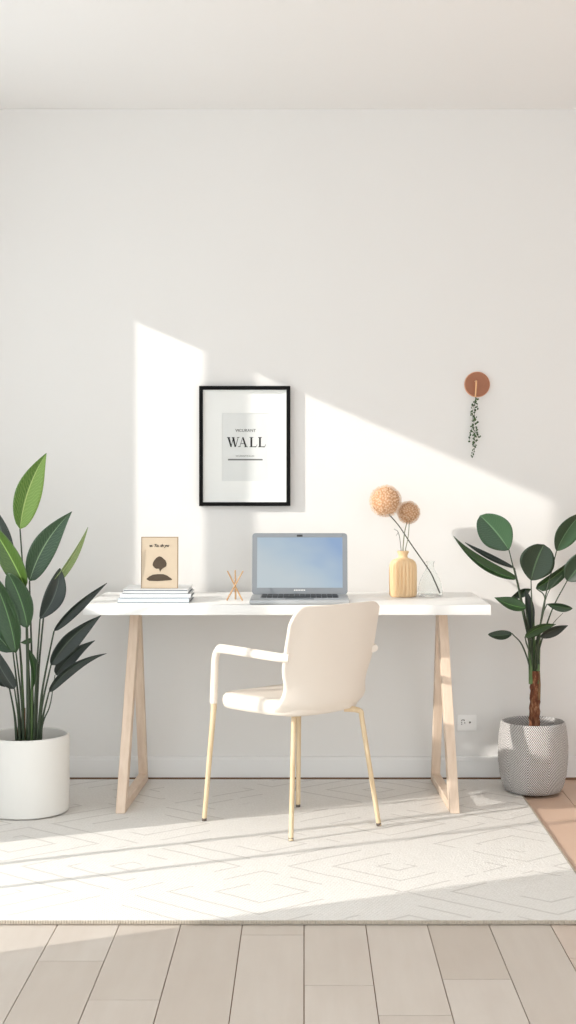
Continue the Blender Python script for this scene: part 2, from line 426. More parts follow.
# seat
bm = nb(); N = 40; rings = []
def seat_out(a, k):
    n = 4.0; c, s = math.cos(a), math.sin(a)
    x = math.copysign(abs(c) ** (2 / n), c); y = math.copysign(abs(s) ** (2 / n), s)
    hw = 0.192 + 0.006 * y
    return x * hw * k, 0.022 + y * 0.182 * k
for k_, z_ in ((0.90, 0.400), (0.965, 0.403), (0.992, 0.414), (1.0, 0.427), (0.985, 0.440), (0.95, 0.447), (0.8, 0.449), (0.5, 0.446), (0.2, 0.444)):
    rings.append(ring(bm, [L(*seat_out(2 * PI * i / N, k_), z_ + (0.004 * abs(math.cos(2 * PI * i / N)) if k_ < .97 and z_ > .43 else 0)) for i in range(N)]))
skin_rings(bm, rings)
obj('seat', bm, M['shell'], chair, angle=60)
# backrest: one moulded shell that wraps round at the sides and tucks under the seat
bm = nb(); NU, NV = 32, 22; front = []; backv = []
def back_pt(u, w_, off):
    au = abs(u)
    hw = 0.203 - (0.024 if u < 0 else 0.018) * (math.exp(-((w_ - .27) / .17) ** 2))
    if w_ < .12: hw -= 0.030 * (1 - w_ / .12) ** 2
    ztop = 0.764 - (0.060 if u < 0 else 0.022) * max(0, (au - 0.70) / 0.30) ** 2.6
    zb = 0.396 + 0.012 * max(0, (au - 0.72) / 0.28) ** 2
    z = zb + (ztop - zb) * w_
    v = -0.168 - 0.045 * w_ + 0.052 * au ** 2.4 * (0.6 + 0.4 * (1 - w_))
    if w_ < 0.15: v += 0.035 * ((0.15 - w_) / 0.15) ** 2
    return L(u * hw, v + off, z)
for j in range(NV + 1):
    front.append([bm.verts.new(back_pt(-1 + 2 * i / NU, j / NV, 0.007)) for i in range(NU + 1)])
    backv.append([bm.verts.new(back_pt(-1 + 2 * i / NU, j / NV, -0.007)) for i in range(NU + 1)])
for j in range(NV):
    for i in range(NU):
        bm.faces.new((front[j][i], front[j][i + 1], front[j + 1][i + 1], front[j + 1][i]))
        bm.faces.new((backv[j][i], backv[j + 1][i], backv[j + 1][i + 1], backv[j][i + 1]))
for j in range(NV):
    bm.faces.new((front[j][0], front[j + 1][0], backv[j + 1][0], backv[j][0])); bm.faces.new((front[j][NU], backv[j][NU], backv[j + 1][NU], front[j + 1][NU]))
for i in range(NU):
    bm.faces.new((front[0][i], backv[0][i], backv[0][i + 1], front[0][i + 1])); bm.faces.new((front[NV][i], front[NV][i + 1], backv[NV][i + 1], backv[NV][i]))
o = obj('backrest', bm, M['shell'], chair, angle=50)
bv = o.modifiers.new('round', 'BEVEL'); bv.width = 0.005; bv.segments = 3; bv.limit_method = 'ANGLE'; bv.angle_limit = math.radians(50)
# arms
for s in (-1, 1):
    S = 0.205 * s
    pts = [L(S * .94, 0.188, 0.415), L(S * .93, 0.186, 0.50), L(S * .93, 0.181, 0.568), L(S * .95, 0.163, 0.595), L(S * 1.02, 0.125, 0.605), L(S * 1.05, 0.0, 0.604),
           L(S * 1.06, -0.09, 0.602), L(S * 1.03, -0.140, 0.600), L(S * 0.94, -0.170, 0.598)]
    bm = nb(); tube(bm, bez(pts, 7), 0.0165, 0.0150, seg=16, flat=0.78, up=None)
    obj('armrest', bm, M['shell'], chair, angle=60)
feet = {'L': (-.340, -.703), 'F': (-.042, -.968), 'R': (.252, -.772), 'B': (-.021, -.500)}
tops = {'L': L(-.193, .186, .402), 'F': Vector((-.033, -.865, .398)), 'R': Vector((.190, -.762, .398)), 'B': Vector((-.018, -.54, .402))}
for k_, (fx, fy) in feet.items():
    tp = tops[k_]; ft = Vector((fx, fy, ZR)); ctr = L(0, 0, .404)
    dn = (ft - tp).normalized()
    if k_ == 'L': path = [tp + Vector((0, 0, .012)), tp, tp.lerp(ft, .1)] + [tp.lerp(ft, q) for q in (.4, .7, 1)]
    else:
        inn = tp + (Vector((ctr.x, ctr.y, tp.z)) - tp).normalized() * 0.055
        inn.z = .400; path = bez([inn, tp.lerp(inn, .45) + Vector((0, 0, .0)), tp + Vector((0, 0, -.006)), tp.lerp(ft, .06)], 5)[:-1] + [tp.lerp(ft, q) for q in (.06, .3, .65, 1)]
    bm = nb(); tube(bm, path, 0.0105, 0.0080, seg=14)
    for v in bm.verts: v.co.z = max(v.co.z, ZR)
    leg = obj('leg', bm, M['brass'], chair, angle=60)
    bm = nb(); tube(bm, [ft + (tp - ft).normalized() * 0.006 - Vector((0, 0, .006)), ft + (tp - ft).normalized() * .010], .0084, seg=14)
    for v in bm.verts: v.co.z = max(v.co.z, ZR)
    obj('foot_cap', bm, M['outlet_dark'], leg)

# ------------------------------------------------------------------ laptop
lp = thing('laptop', (-.03, -.42, TZ), 'open silver laptop with a pale blue screen on the white desk', 'laptop')
LX0, LX1 = at(251.5, 600, -.40).x, at(348.0, 600, -.40).x
LF, LB = -0.588, -0.348
obj('laptop_base', bx(LX0, LX1, LF, LB, TZ + .001, TZ + .017, bev=0.005, seg=3), M['laptop_base'], lp)
kw = nb(); box(kw, LX0 + .035, LX1 - .035, LF + .085, LB - .02, TZ + .0165, TZ + .0176)
kb = obj('keyboard', kw, M['key_well'], lp, smooth=False)
km = nb(); nx = 14; ys0, ys1 = LF + .09, LB - .025; xs0, xs1 = LX0 + .038, LX1 - .038
for r in range(6):
    y0 = ys0 + (ys1 - ys0) * r / 6; y1 = ys0 + (ys1 - ys0) * (r + 1) / 6
    i = 0
    while i < nx:
        w_ = 5 if (r == 0 and i == 4) else 1
        x0 = xs0 + (xs1 - xs0) * i / nx; x1 = xs0 + (xs1 - xs0) * (i + w_) / nx
        box(km, x0 + .0012, x1 - .0012, y0 + .001, y1 - .001, TZ + .0172, TZ + .0205, bev=.0006, seg=1); i += w_
obj('keys', km, M['key'], kb, smooth=False)
obj('trackpad', bx((LX0 + LX1) / 2 - .05, (LX0 + LX1) / 2 + .05, LF + .012, LF + .078, TZ + .0165, TZ + .0175), M['laptop'], lp, smooth=False)
# lid, leaning back
hy, hz = LB - .004, TZ + .016; lw = LX1 - LX0; lh = (at(300, 533, -.30).z - hz) / math.cos(math.radians(10)); tilt = math.radians(10)
def lid(bm):
    for v in bm.verts:
        y, z = v.co.y, v.co.z
        v.co = Vector((v.co.x, hy + z * math.sin(tilt) + y * math.cos(tilt), hz + z * math.cos(tilt) - y * math.sin(tilt)))
    return bm
sx0, sx1 = LX0 + .018 + 0, LX1 - .018; sz0, sz1 = .025, lh - .016
def rr(x0, x1, z0, z1, rad, n=6, corners=(1, 1, 1, 1)):
    out = []
    for (cx, cz, a0), c_ in zip(((x1 - rad, z1 - rad, 0), (x0 + rad, z1 - rad, 90), (x0 + rad, z0 + rad, 180), (x1 - rad, z0 + rad, 270)), corners):
        for i in range(n + 1):
            a = math.radians(a0 + 90 * i / n); out.append((cx + rad * math.cos(a), cz + rad * math.sin(a)))
    return out
ld = obj('lid', lid(prism_xz(nb(), rr(LX0, LX1, 0.001, lh, .012), 0.0, 0.008)), M['laptop'], lp, angle=30)
bm = nb()   # raised bezel lip round the screen
for a in ((LX0 + .001, sx0, .012, lh - .012), (sx1, LX1 - .001, .012, lh - .012), (sx0, sx1, sz1, lh - .002), (sx0, sx1, .004, sz0)):
    box(bm, a[0], a[1], -.0012, .0005, a[2], a[3])
obj('bezel', lid(bm), M['laptop'], ld, smooth=False)
bm = nb(); vs = [bm.verts.new(p) for p in ((sx0, -.0004, sz0), (sx1, -.0004, sz0), (sx1, -.0004, sz1), (sx0, -.0004, sz1))]
f = bm.faces.new(vs); uvl = bm.loops.layers.uv.verify()
for l, q in zip(f.loops, ((0, 0), (1, 0), (1, 1), (0, 1))): l[uvl].uv = q
so = obj('screen', lid(bm), M['screen'], ld, smooth=False); so['label'] = 'glowing pale blue screen'
bm = nb(); xm = (LX0 + LX1) / 2; box(bm, xm - .011, xm + .010, -.0018, -.0004, lh - .0135, lh - .006)
obj('webcam', lid(bm), M['key'], ld, smooth=False)
bm = nb()
for q in range(7): box(bm, xm - .021 + q * .006, xm - .0165 + q * .006, -.0018, -.0008, .0145, .0180)
obj('maker_mark', lid(bm), M['outlet'], ld, smooth=False)
bm = nb(); tube(bm, [Vector((LX0 + .03, hy + .003, hz)), Vector((LX1 - .03, hy + .003, hz))], .005, seg=12)
obj('hinge', bm, M['laptop'], lp)

# ------------------------------------------------------------------ books and card
YB = -0.42
def book(px0, px1, z0, z1, y0, y1, cov, name_label, skew=0.0, stripe=False):
    x0, x1 = at(px0, 590, y0).x, at(px1, 590, y0).x
    b_ = thing('book', ((x0 + x1) / 2, (y0 + y1) / 2, z0), name_label, 'book', None)
    b_.rotation_euler = (0, 0, skew)
    cy = (y0 + y1) / 2; cx_ = (x0 + x1) / 2; ct = .0018
    rot = Matrix.Translation((cx_, cy, 0)) @ Matrix.Rotation(skew, 4, 'Z') @ Matrix.Translation((-cx_, -cy, 0))
    bm = nb(); box(bm, x0, x1, y0, y1, z0, z0 + ct, mi=1); box(bm, x0, x1, y0, y1, z1 - ct, z1, mi=2 if len(cov) > 2 else 0); box(bm, x0 + .001, x1, y0 + .0015, y0 + .003, z0 + ct, z1 - ct)
    bm.transform(rot); c = obj('cover', bm, cov, b_, smooth=False)
    bm = bx(x0 + .003, x1 - .004, y0 + .003, y1 - .004, z0 + ct, z1 - ct); bm.transform(rot)
    obj('pages', bm, M['pages'], b_, smooth=False)
    if stripe: obj('spine_line', bx(x0 + .003, x1 - .002, y0 + .0002, y0 + .0016, z1 - .0052, z1 - .0024), M['slate'], b_, smooth=False)
    return b_
z = TZ + .0005
book(117.5, 189, z, z + .0155, -.52, -.30, [M['book_blue'], M['slate']], 'pale blue-white book lying on the desk, bottom of the stack of three', 0.0)
book(119, 190, z + .016, z + .0300, -.515, -.29, [M['book_white'], M['slate']], 'white book with grey gap shade painted on its lower edge, middle of the stack of three', 0.02)
book(123, 188, z + .0305, z + .0465, -.505, -.28, [M['book_grey'], M['slate']], 'light grey book on top of the stack, directly under the tree card', 0.0, True)
z3 = z + .047
cd = thing('tree_card', (-.5, -.43, z3), 'kraft paper card with a dark tree drawing, standing on the stacked books', 'card')
yc = -.46
p0 = at(141, 586, yc); p1 = at(178, 537, yc); cx0, cx1, cz0, cz1 = p0.x, p1.x, z3, p1.z
lean = math.radians(3)
def cardT(bm):
    for v in bm.verts: v.co.y += (v.co.z - cz0) * math.tan(lean)
    return bm
obj('card_board', cardT(bx(cx0, cx1, yc, yc + .008, cz0, cz1)), M['card'], cd, smooth=False)
bm = nb(); e = .0022
for a in ((cx0, cx0 + e, cz0, cz1), (cx1 - e * 1.3, cx1, cz0, cz1), (cx0 + e, cx1 - e, cz1 - e, cz1), (cx0 + e, cx1 - e, cz0, cz0 + e * .6)): box(bm, a[0], a[1], yc - .0012, yc, a[2], a[3])
obj('card_rim', cardT(bm), M['card_edge'], cd, smooth=False)
def cp(u, v): return (cx0 + (cx1 - cx0) * u, cz1 - (cz1 - cz0) * v)       # u,v in 0..1 from the top left
crown = [(.46, .385), (.50, .378), (.55, .39), (.60, .42), (.66, .46), (.69, .52), (.68, .57), (.62, .60), (.56, .63), (.53, .655), (.515, .685), (.50, .655), (.485, .62), (.40, .62), (.345, .59), (.31, .55), (.32, .50), (.36, .45), (.41, .41)]
mound = [(.14, .82), (.22, .77), (.32, .735), (.45, .725), (.6, .725), (.7, .75), (.78, .79), (.84, .82), (.83, .84), (.70, .848), (.45, .86), (.22, .855)]
bm = nb(); prism_xz(bm, [cp(*q) for q in crown], yc - .0008, yc)
obj('tree_drawing', cardT(bm), M['brown_ink'], cd, smooth=False)
obj('mound_drawing', cardT(prism_xz(nb(), [cp(*q) for q in mound], yc - .0008, yc)), M['brown_ink'], cd, smooth=False)
def text_mesh(name, body, x, z, y, size, mat, parent, depth=0.0004, sx=1.0, shear=0.0, offset=0.0):
    cu = bpy.data.curves.new(name, 'FONT'); cu.body = body; cu.size = size; cu.align_x = 'CENTER'; cu.extrude = depth; cu.shear = shear; cu.offset = offset
    to = bpy.data.objects.new(name, cu); C.objects.link(to); bpy.context.view_layer.update()
    me = bpy.data.meshes.new_from_object(to.evaluated_get(bpy.context.evaluated_depsgraph_get()))
    C.objects.unlink(to); bpy.data.objects.remove(to)
    me.transform(Matrix.Translation((x, y, z)) @ Matrix.Rotation(PI / 2, 4, 'X') @ Matrix.Diagonal((sx, 1, 1, 1)))
    bm = nb(); bm.from_mesh(me); bpy.data.meshes.remove(me)
    return bm
q = cp(.48, .195)
bm = text_mesh('writing', 'w. To. th yw', q[0], q[1], yc - .0003 + (q[1] - cz0) * math.tan(lean), .0145, None, None, sx=.95, shear=.3, offset=.0004)
obj('writing', bm, M['ink'], cd, smooth=False)

# ------------------------------------------------------------------ crossed sticks
st = thing('stick_ornament', (at(235, 600, -.42).x, -.42, TZ), 'three thin crossed wooden sticks standing on the desk beside the laptop', 'ornament')
yy = -.43
for a, b in (((243, 571, yy - .01), (226.8, 600, yy + .0)), ((227.5, 571, yy + .012), (242.5, 600, yy - .012)), ((235.2, 570.5, yy - .02), (235.6, 600, yy + .05))):
    pa, pb = at(*a), at(*b); pb.z = TZ + .002
    bm = nb(); tube(bm, [pb, pb.lerp(pa, .5), pa], .0030, .0026, seg=8)
    obj('stick', bm, M['stick'], st)

# ------------------------------------------------------------------ ribbed vase, flowers, flask
VY = -.25; vb = at(403, 600, VY); VX = vb.x; sc = (VY - CAMY) / F
vase = thing('ribbed_vase', (VX, VY, TZ), 'pale wooden ribbed bottle vase holding dried flowers', 'vase')
hgt = at(403, 551, VY).z - TZ
prof = [(.0, .0), (.045, .0), (.049, .003), (.0515, .010), (.0520, .05), (.0520, .11), (.051, .125), (.046, .138), (.036, .147), (.024, .151), (.0175, .155), (.0165, .162), (.018, .168), (.0215, .175), (.0220, .180), (.0200, .181), (.0150, .178), (.0140, .165), (.0130, .10)]
ks = hgt / .181
NR = 20
def rib(a, z):
    zz = (z - TZ) / ks
    if .006 < zz < .145: return 1 + .13 * (abs(math.cos(a * NR / 2)) - 1) * min(1, (zz - .006) / .01, (.145 - zz) / .02)
    return 1
bm = nb(); lathe(bm, [(max(r, .0005), TZ + .0005 + z * ks) for r, z in prof], VX, VY, seg=240, rib=rib)
obj('vase_body', bm, M['vase'], vase, angle=60)
def pompom(center, R, n, parent):
    bm = nb(); r = bmesh.ops.create_icosphere(bm, subdivisions=3, radius=R * .88)
    for v in r['verts']: v.co = center + v.co * (1 + random.uniform(-.06, .06))
    co = obj('flower_core', bm, M['flower_core'], parent)
    bm = nb(); ga = PI * (3 - math.sqrt(5))
    for i in range(n):
        y = 1 - 2 * (i + .5) / n; rad = math.sqrt(1 - y * y); th = ga * i
        d = Vector((math.cos(th) * rad, math.sin(th) * rad, y)); d = (d + Vector([random.uniform(-.06, .06) for _ in range(3)])).normalized()
        rr_ = R * random.uniform(.95, 1.03); a = center + d * R * .7; b = center + d * rr_
        u = d.orthogonal().normalized(); v_ = d.cross(u)
        ph = random.random() * 6.28; k = []
        w0 = .0013
        base_ = [bm.verts.new(a + (u * math.cos(ph + j * 2.094) + v_ * math.sin(ph + j * 2.094)) * w0 * .5) for j in range(3)]
        top_ = [bm.verts.new(b + (u * math.cos(ph + j * 2.094) + v_ * math.sin(ph + j * 2.094)) * w0 * .5) for j in range(3)]
        for j in range(3): bm.faces.new((base_[j], base_[(j + 1) % 3], top_[(j + 1) % 3], top_[j]))
        cpt = bm.verts.new(b + d * .0008)
        for j in range(5):
            aa = ph + j * 2 * PI / 5
            e1 = bm.verts.new(b + (u * math.cos(aa) + v_ * math.sin(aa)) * .0046 + d * .0012)
            e2 = bm.verts.new(b + (u * math.cos(aa + .5) + v_ * math.sin(aa + .5)) * .0026)
            e3 = bm.verts.new(b + (u * math.cos(aa - .5) + v_ * math.sin(aa - .5)) * .0026)
            bm.faces.new((cpt, e3, e1, e2))
    return obj('flower_head', bm, M['flower'], parent, smooth=False)
FY1 = -.20
c1 = at(385.5, 501, FY1); c2 = at(408.5, 512.5, -.13)
fl = thing('dried_flower', (c1.x, FY1, TZ + .02), 'larger dried peach pompom flower whose long dark stem reaches into the glass flask', 'flower')
pompom(c1, 16.0 * sc, 460, fl)
# flask position (stem of the large flower ends in it)
GY = -.22; gx = at(430.2, 600, GY).x; gs = (GY - CAMY) / F
stem_end = Vector((gx + 9.6 * gs, GY, TZ + .0115))
nk = Vector((gx - 1.2 * gs, GY, at(0, 570, GY).z))
bm = nb(); tube(bm, bez([c1 + Vector((.004, 0, -.04)), at(399, 526, FY1 - .005), at(411, 544, FY1 - .012), nk, nk.lerp(stem_end, .5) + Vector((.001, 0, .001)), stem_end], 6), .0020, .0026, seg=8)
obj('stem', bm, M['dark_stem'], fl)
fl2 = thing('dried_flower', (c2.x, -.2, TZ + .1), 'smaller dried peach pompom flower standing in the ribbed vase', 'flower')
pompom(c2, 11.6 * sc, 300, fl2)
inv = Vector((VX, VY, TZ + .10))
bm = nb(); tube(bm, bez([c2 + Vector((-.004, 0, -.03)), at(404.5, 533, -.18), at(403, 550, -.24), inv], 6), .0018, .0022, seg=8)
obj('stem', bm, M['green_stem'], fl2)
bm = nb(); tube(bm, bez([c2 + Vector((.004, 0, -.032)), at(408, 538, -.19), at(405.5, 550, -.243), inv + Vector((.003, -.003, 0))], 6), .0014, .0018, seg=8)
obj('stem', bm, M['green_stem'], fl2)
tw = thing('dried_twig', (VX, VY, TZ + .1), 'thin bare twig standing in the ribbed vase, left of the smaller flower stems', 'twig')
bm = nb(); tube(bm, bez([at(394, 529, -.235), at(398.5, 533, -.238), at(401, 549, -.246), inv + Vector((-.004, .003, 0))], 6), .0009, .0016, seg=6)
obj('twig_stem', bm, M['dark_stem'], tw)
bm = nb(); tube(bm, bez([at(398.2, 532.5, -.238), at(396, 536, -.24)], 3), .001, .0005, seg=6)
obj('side_shoot', bm, M['dark_stem'], tw)
flask = thing('glass_flask', (gx, GY, TZ), 'small clear glass flask on the desk, right of the ribbed vase', 'flask')
op = [(.0005, 0), (11.3, .0), (12.4, 1.0), (12.5, 3.0), (11.8, 9.0), (10.0, 16.0), (7.0, 22.0), (4.3, 26.5), (3.5, 29.0), (3.5, 32.0), (4.4, 34.5)]
ip = [(r - .45 if r > 1.5 else r, z_ + .6) for r, z_ in op[::-1][:-1]]
ip[0] = (4.0, 34.6)
prof = [(r * gs, TZ + .0008 + z_ * gs) for r, z_ in op] + [(max(r, .3) * gs, TZ + .0008 + max(z_, 1.3) * gs) for r, z_ in ip] + [(.0003, TZ + .0008 + 1.3 * gs)]
bm = nb(); lathe(bm, prof, gx, GY, seg=48)
obj('flask_body', bm, M['glass'], flask, angle=60)

# ------------------------------------------------------------------ framed print
fx0, fz1 = at(199.2, 386, -.02).x, at(0, 386, -.02).z; fx1, fz0 = at(290.3, 0, -.02).x, at(0, 506, -.02).z
fr_ = thing('framed_print', ((fx0 + fx1) / 2, 0, fz0), 'black framed typographic print with white mat, hung on the wall above the laptop', 'picture')
bw = 3.8 / 256
bm = nb()
box(bm, fx0, fx0 + bw, -.027, -.001, fz0, fz1, bev=.0008, seg=1); box(bm, fx1 - bw, fx1, -.027, -.001, fz0, fz1, bev=.0008, seg=1)
box(bm, fx0 + bw, fx1 - bw, -.027, -.001, fz1 - bw, fz1, bev=.0008, seg=1); box(bm, fx0 + bw, fx1 - bw, -.027, -.001, fz0, fz0 + bw, bev=.0008, seg=1)
obj('frame', bm, M['black'], fr_, smooth=False)
bm = nb(); e = .004
x0, x1, z0, z1 = fx0 + bw, fx1 - bw, fz0 + bw, fz1 - bw
for a in ((x0, x0 + e, z0, z1), (x1 - e, x1, z0, z1), (x0 + e, x1 - e, z0, z0 + e), (x0 + e, x1 - e, z1 - e, z1)): box(bm, a[0], a[1], -.020, -.006, a[2], a[3])
obj('inner_lip', bm, M['mat_board'], fr_, smooth=False)
px0, pz1 = at(222, 413, -.01).x, at(0, 413, -.01).z; px1, pz0 = at(269.3, 0, -.01).x, at(0, 481, -.01).z
bm = nb()
for a in ((x0, px0, z0, z1), (px1, x1, z0, z1), (px0, px1, z0, pz0), (px0, px1, pz1, z1)): box(bm, a[0], a[1], -.010, -.004, a[2], a[3])
obj('mat', bm, M['mat_board'], fr_, smooth=False)
po = obj('print_paper', bx(px0, px1, -.0075, -.004, pz0, pz1), M['paper'], fr_, smooth=False)
yT = -.0078
def W_(px, py): v = at(px, py, -.008); return (v.x, v.z)
def strokes(bm, segs, ox, wd, hd=.45):
    """letter strokes in a 0..1 box: (x0,y0,x1,y1,width0,width1) turned into slanted bars"""
    for (a, b, c, d, w0, w1) in segs:
        P = [(a - w0 / 2, b), (a + w0 / 2, b), (c + w1 / 2, d), (c - w1 / 2, d)] if abs(d - b) > .2 else [(a, b - w0 / 2), (c, d - w1 / 2), (c, d + w1 / 2), (a, b + w0 / 2)]
        prism_xz(bm, [W_(ox + x * wd, 447.0 - y * 9.8) for x, y in P], yT, yT + .0006)
bm = nb(); hair = .05; th = .17
strokes(bm, [(.12, 1, .34, 0, th, th * .7), (.34, 0, .52, .98, hair, hair), (.50, .98, .68, 0, th, th * .7), (.70, 0, .92, 1, hair, hair), (.0, .98, .26, .98, .07, .05), (.40, .98, .62, .98, .05, .05), (.82, .98, 1.02, .98, .05, .05)], 227, 12.2)
strokes(bm, [(.48, 1, .16, 0, hair, hair), (.48, 1, .80, 0, th * .8, th * 1.1), (.28, .34, .66, .34, .06, .06), (.0, .03, .26, .03, .06, .05), (.62, .02, .98, .02, .06, .06)], 238.0, 10.0)
for ox in (249.0, 257.6): strokes(bm, [(.28, 1, .28, 0, th * 1.3, th * 1.3), (.06, .98, .52, .98, .06, .06), (.06, .02, .85, .02, .06, .1), (.84, .0, .98, .26, .06, .05)], ox, 8.3)
o = obj('headline_lettering', bm, M['ink'], po, smooth=False)
q = W_(245.6, 431.8)
obj('small_lettering', text_mesh('t', 'VICURANT', q[0], q[1], yT, .0155, None, None, sx=1.05), M['ink'], po, smooth=False)
q = W_(245, 456.8)
obj('caption_lettering', text_mesh('t', 'VICURANTWALLIN', q[0], q[1], yT, .0088, None, None, sx=.95), M['grey_ink'], po, smooth=False)
(xa, za), (xb, zb) = W_(228, 460.4), W_(262.6, 458.9)
obj('rule_line', bx(xa, xb, yT, yT + .0006, za, zb), M['grey_ink'], po, smooth=False)

# ------------------------------------------------------------------ wall hook and trailing vine
hc = at(477, 384.5, 0); hr = 12.1 / 256
hk = thing('wall_hook', (hc.x, 0, hc.z), 'round copper wall hook with a slim peg on the right side of the wall', 'hook')
def disc(r, y0, y1, bev):
    bm = nb(); prof = [(.0004, y1), (r, y1), (r, y0 + bev), (r - bev, y0), (.0004, y0)]
    lathe(bm, [(a, b) for a, b in prof], 0, 0, seg=64)
    for v in bm.verts: v.co = Vector((hc.x + v.co.x, v.co.z, hc.z + v.co.y))
    return bm
obj('hook_rim', disc(hr + .0028, -.008, 0, .003), M['copper_edge'], hk)
obj('hook_disc', disc(hr, -.016, -.007, .0015), M['copper'], hk)
pa, pb = at(475.6, 381.5, -.018), at(475.4, 397, -.034)
bm = nb(); tube(bm, bez([Vector((pa.x, -.012, pa.z + .001)), Vector((pa.x, -.034, pa.z)), Vector((pa.x, -.037, pa.z - .006)), pb], 5), .0042, .0036, seg=12)
obj('peg', bm, M['peg'], hk)
vn = thing('hanging_vine', (pb.x, -.03, pb.z), 'small trailing green vine hanging from the copper wall hook', 'plant')
def vpt(x, y, dep=-.028): return at(x, y, dep)
main = [(476.5, 394), (475.5, 400), (474.8, 408), (474.2, 418), (473.8, 428), (474.5, 438), (474.8, 448), (472.5, 458)]
side = [(473.8, 424), (471.5, 430), (469.8, 436), (469.3, 442)]; side2 = [(474.3, 430), (476.5, 434), (479.3, 437.5)]
bm = nb()
for pth in (main, side, side2, [(475.3, 402), (473, 408), (472.6, 420)]):
    tube(bm, bez([vpt(*p_) for p_ in pth], 3), .0011, .0007, seg=5)
obj('vine_stem', bm, M['petiole'], vn)
random.seed(11)
spots = []
for i in range(78):
    f_ = i / 78
    if f_ < .70:
        yy_ = 398 + f_ / .70 * 36; spread = 2.2 if f_ < .1 else 3.4
        spots.append((474.2 + (476 - 474.2) * max(0, 1 - f_ * 4) + random.uniform(-spread, spread), yy_))
    elif f_ < .90: yy_ = 434 + (f_ - .70) / .20 * 13; spots.append((474.8 + random.uniform(-2, 2.2), yy_))
    else: yy_ = 448 + (f_ - .9) / .1 * 10; spots.append((474.5 - (yy_ - 448) * .2 + random.uniform(-2, 1.2), yy_))
spots += [(470, 433), (469.3, 437.5), (469.2, 441.5), (471.5, 431), (479, 437), (480.3, 436.3), (477.6, 434.8), (470.4, 435)]
for (sx_, sy_) in spots:
    c_ = vpt(sx_, sy_, -.028 + random.uniform(-.007, .007)); r = .0044 * random.uniform(.75, 1.25)
    rot = Quaternion((0, 1, 0), random.uniform(0, 6.28)) @ Quaternion((1, 0, 0), random.uniform(-.7, .7)) @ Quaternion((0, 0, 1), random.uniform(-.8, .8))
    bm = nb(); n = 8
    mid = bm.verts.new(c_ + rot @ Vector((0, .0010, 0)))
    rim = [bm.verts.new(c_ + rot @ Vector((r * math.sin(2 * PI * i / n) * .75, 0, r * math.cos(2 * PI * i / n) * (1.2 if i == 0 else 1)))) for i in range(n)]
    mid2 = bm.verts.new(c_ + rot @ Vector((0, -.0008, 0)))
    for i in range(n): bm.faces.new((mid, rim[i], rim[(i + 1) % n])); bm.faces.new((mid2, rim[(i + 1) % n], rim[i]))
    obj('leaf', bm, M['vine_leaf'], vn)

# ------------------------------------------------------------------ wall outlet
o0, o1 = at(457.3, 714.5, 0), at(476.3, 730.3, 0)
ou = thing('wall_outlet', ((o0.x + o1.x) / 2, 0, o1.z), 'white double wall outlet just above the baseboard, right of the desk trestle', 'outlet')
obj('outlet_plate', bx(o0.x, o1.x, -.007, -.0005, o1.z, o0.z, bev=.0015), M['outlet'], ou)
cxl, czl = at(463, 722, 0).x, at(0, 721.8, 0).z
bm = nb()
for dx_, dz_ in ((-.006, .006), (-.006, -.001), (-.006, -.008), (.004, .006), (.006, -.003)): box(bm, cxl + dx_ - .0018, cxl + dx_ + .0018, -.0082, -.0068, czl + dz_ - .0018, czl + dz_ + .0018)
box(bm, cxl - .006, cxl + .005, -.0082, -.0068, czl + .0075, czl + .010)
obj('switch_marks', bm, M['outlet_dark'], ou, smooth=False)
cxr = at(469.7, 722, 0).x
bm = nb(); lathe(bm, [(.0004, .007), (.0085, .007), (.0085, .0095), (.0072, .0095), (.0065, .0075), (.0004, .0075)], 0, 0, seg=32)
for v in bm.verts: v.co = Vector((cxr + v.co.x, -v.co.z, czl + v.co.y))
so_ = obj('socket_ring', bm, M['outlet'], ou)
bm = nb()
lathe(bm, [(.0003, .0074), (.0040, .0074), (.0036, .0088), (.0003, .009)], 0, 0, seg=20)
for v in bm.verts: v.co = Vector((cxr + v.co.x, -v.co.z, czl + v.co.y - .001))
obj('socket_hole', bm, M['outlet_dark'], so_)

# ------------------------------------------------------------------ plants
def leaf(parent, base, tip, wpx, mat, bend=0.0, roll=0.0, fold=0.15, widest=0.4, sharp=1.0, droop=0.0, name='leaf', wave=0.0):
    b, t_ = at(*base), at(*tip); ax = t_ - b; Ln = ax.length; d = ax.normalized()
    cdir = Vector((0, -1, 0)); side = d.cross(cdir).normalized(); nrm = side.cross(d).normalized()
    fold = fold * 2.0; q = Quaternion(d, math.radians(roll * 1.5)); sd = q @ side; nr = q @ nrm
    Wd = wpx / F * ((base[2] + tip[2]) / 2 - CAMY)
    bm = nb(); NL, NW = 22, 10; rows = []; uvs = {}
    k = math.log(.5) / math.log(widest)
    for j in range(NL + 1):
        s = j / NL; ss = s ** k
        prof_ = math.sin(PI * ss) ** (0.75 if s < widest else sharp)
        prof_ = max(prof_, .0)
        cpt = b + ax * s + side * (bend * Ln * 4 * s * (1 - s)) * 1.0 + nrm * (droop * Ln * 4 * s * (1 - s))
        row = []
        for i in range(NW + 1):
            u = -1 + 2 * i / NW
            hwid = Wd / 2 * prof_ + .0006
            p_ = cpt + sd * (u * hwid) + nr * (fold * hwid * abs(u) ** 1.4 + wave * hwid * math.sin(s * 14 + u * 2) * abs(u))
            v = bm.verts.new(p_); row.append(v); uvs[v] = (i / NW, s)
        rows.append(row)
    uvl = bm.loops.layers.uv.verify()
    for j in range(NL):
        for i in range(NW):
            f = bm.faces.new((rows[j][i], rows[j][i + 1], rows[j + 1][i + 1], rows[j + 1][i]))
            for l in f.loops: l[uvl].uv = uvs[l.vert]
    o = obj(name, bm, M[mat], parent, angle=80)
    sm = o.modifiers.new('thickness', 'SOLIDIFY'); sm.thickness = .0012; sm.offset = 0
    return o
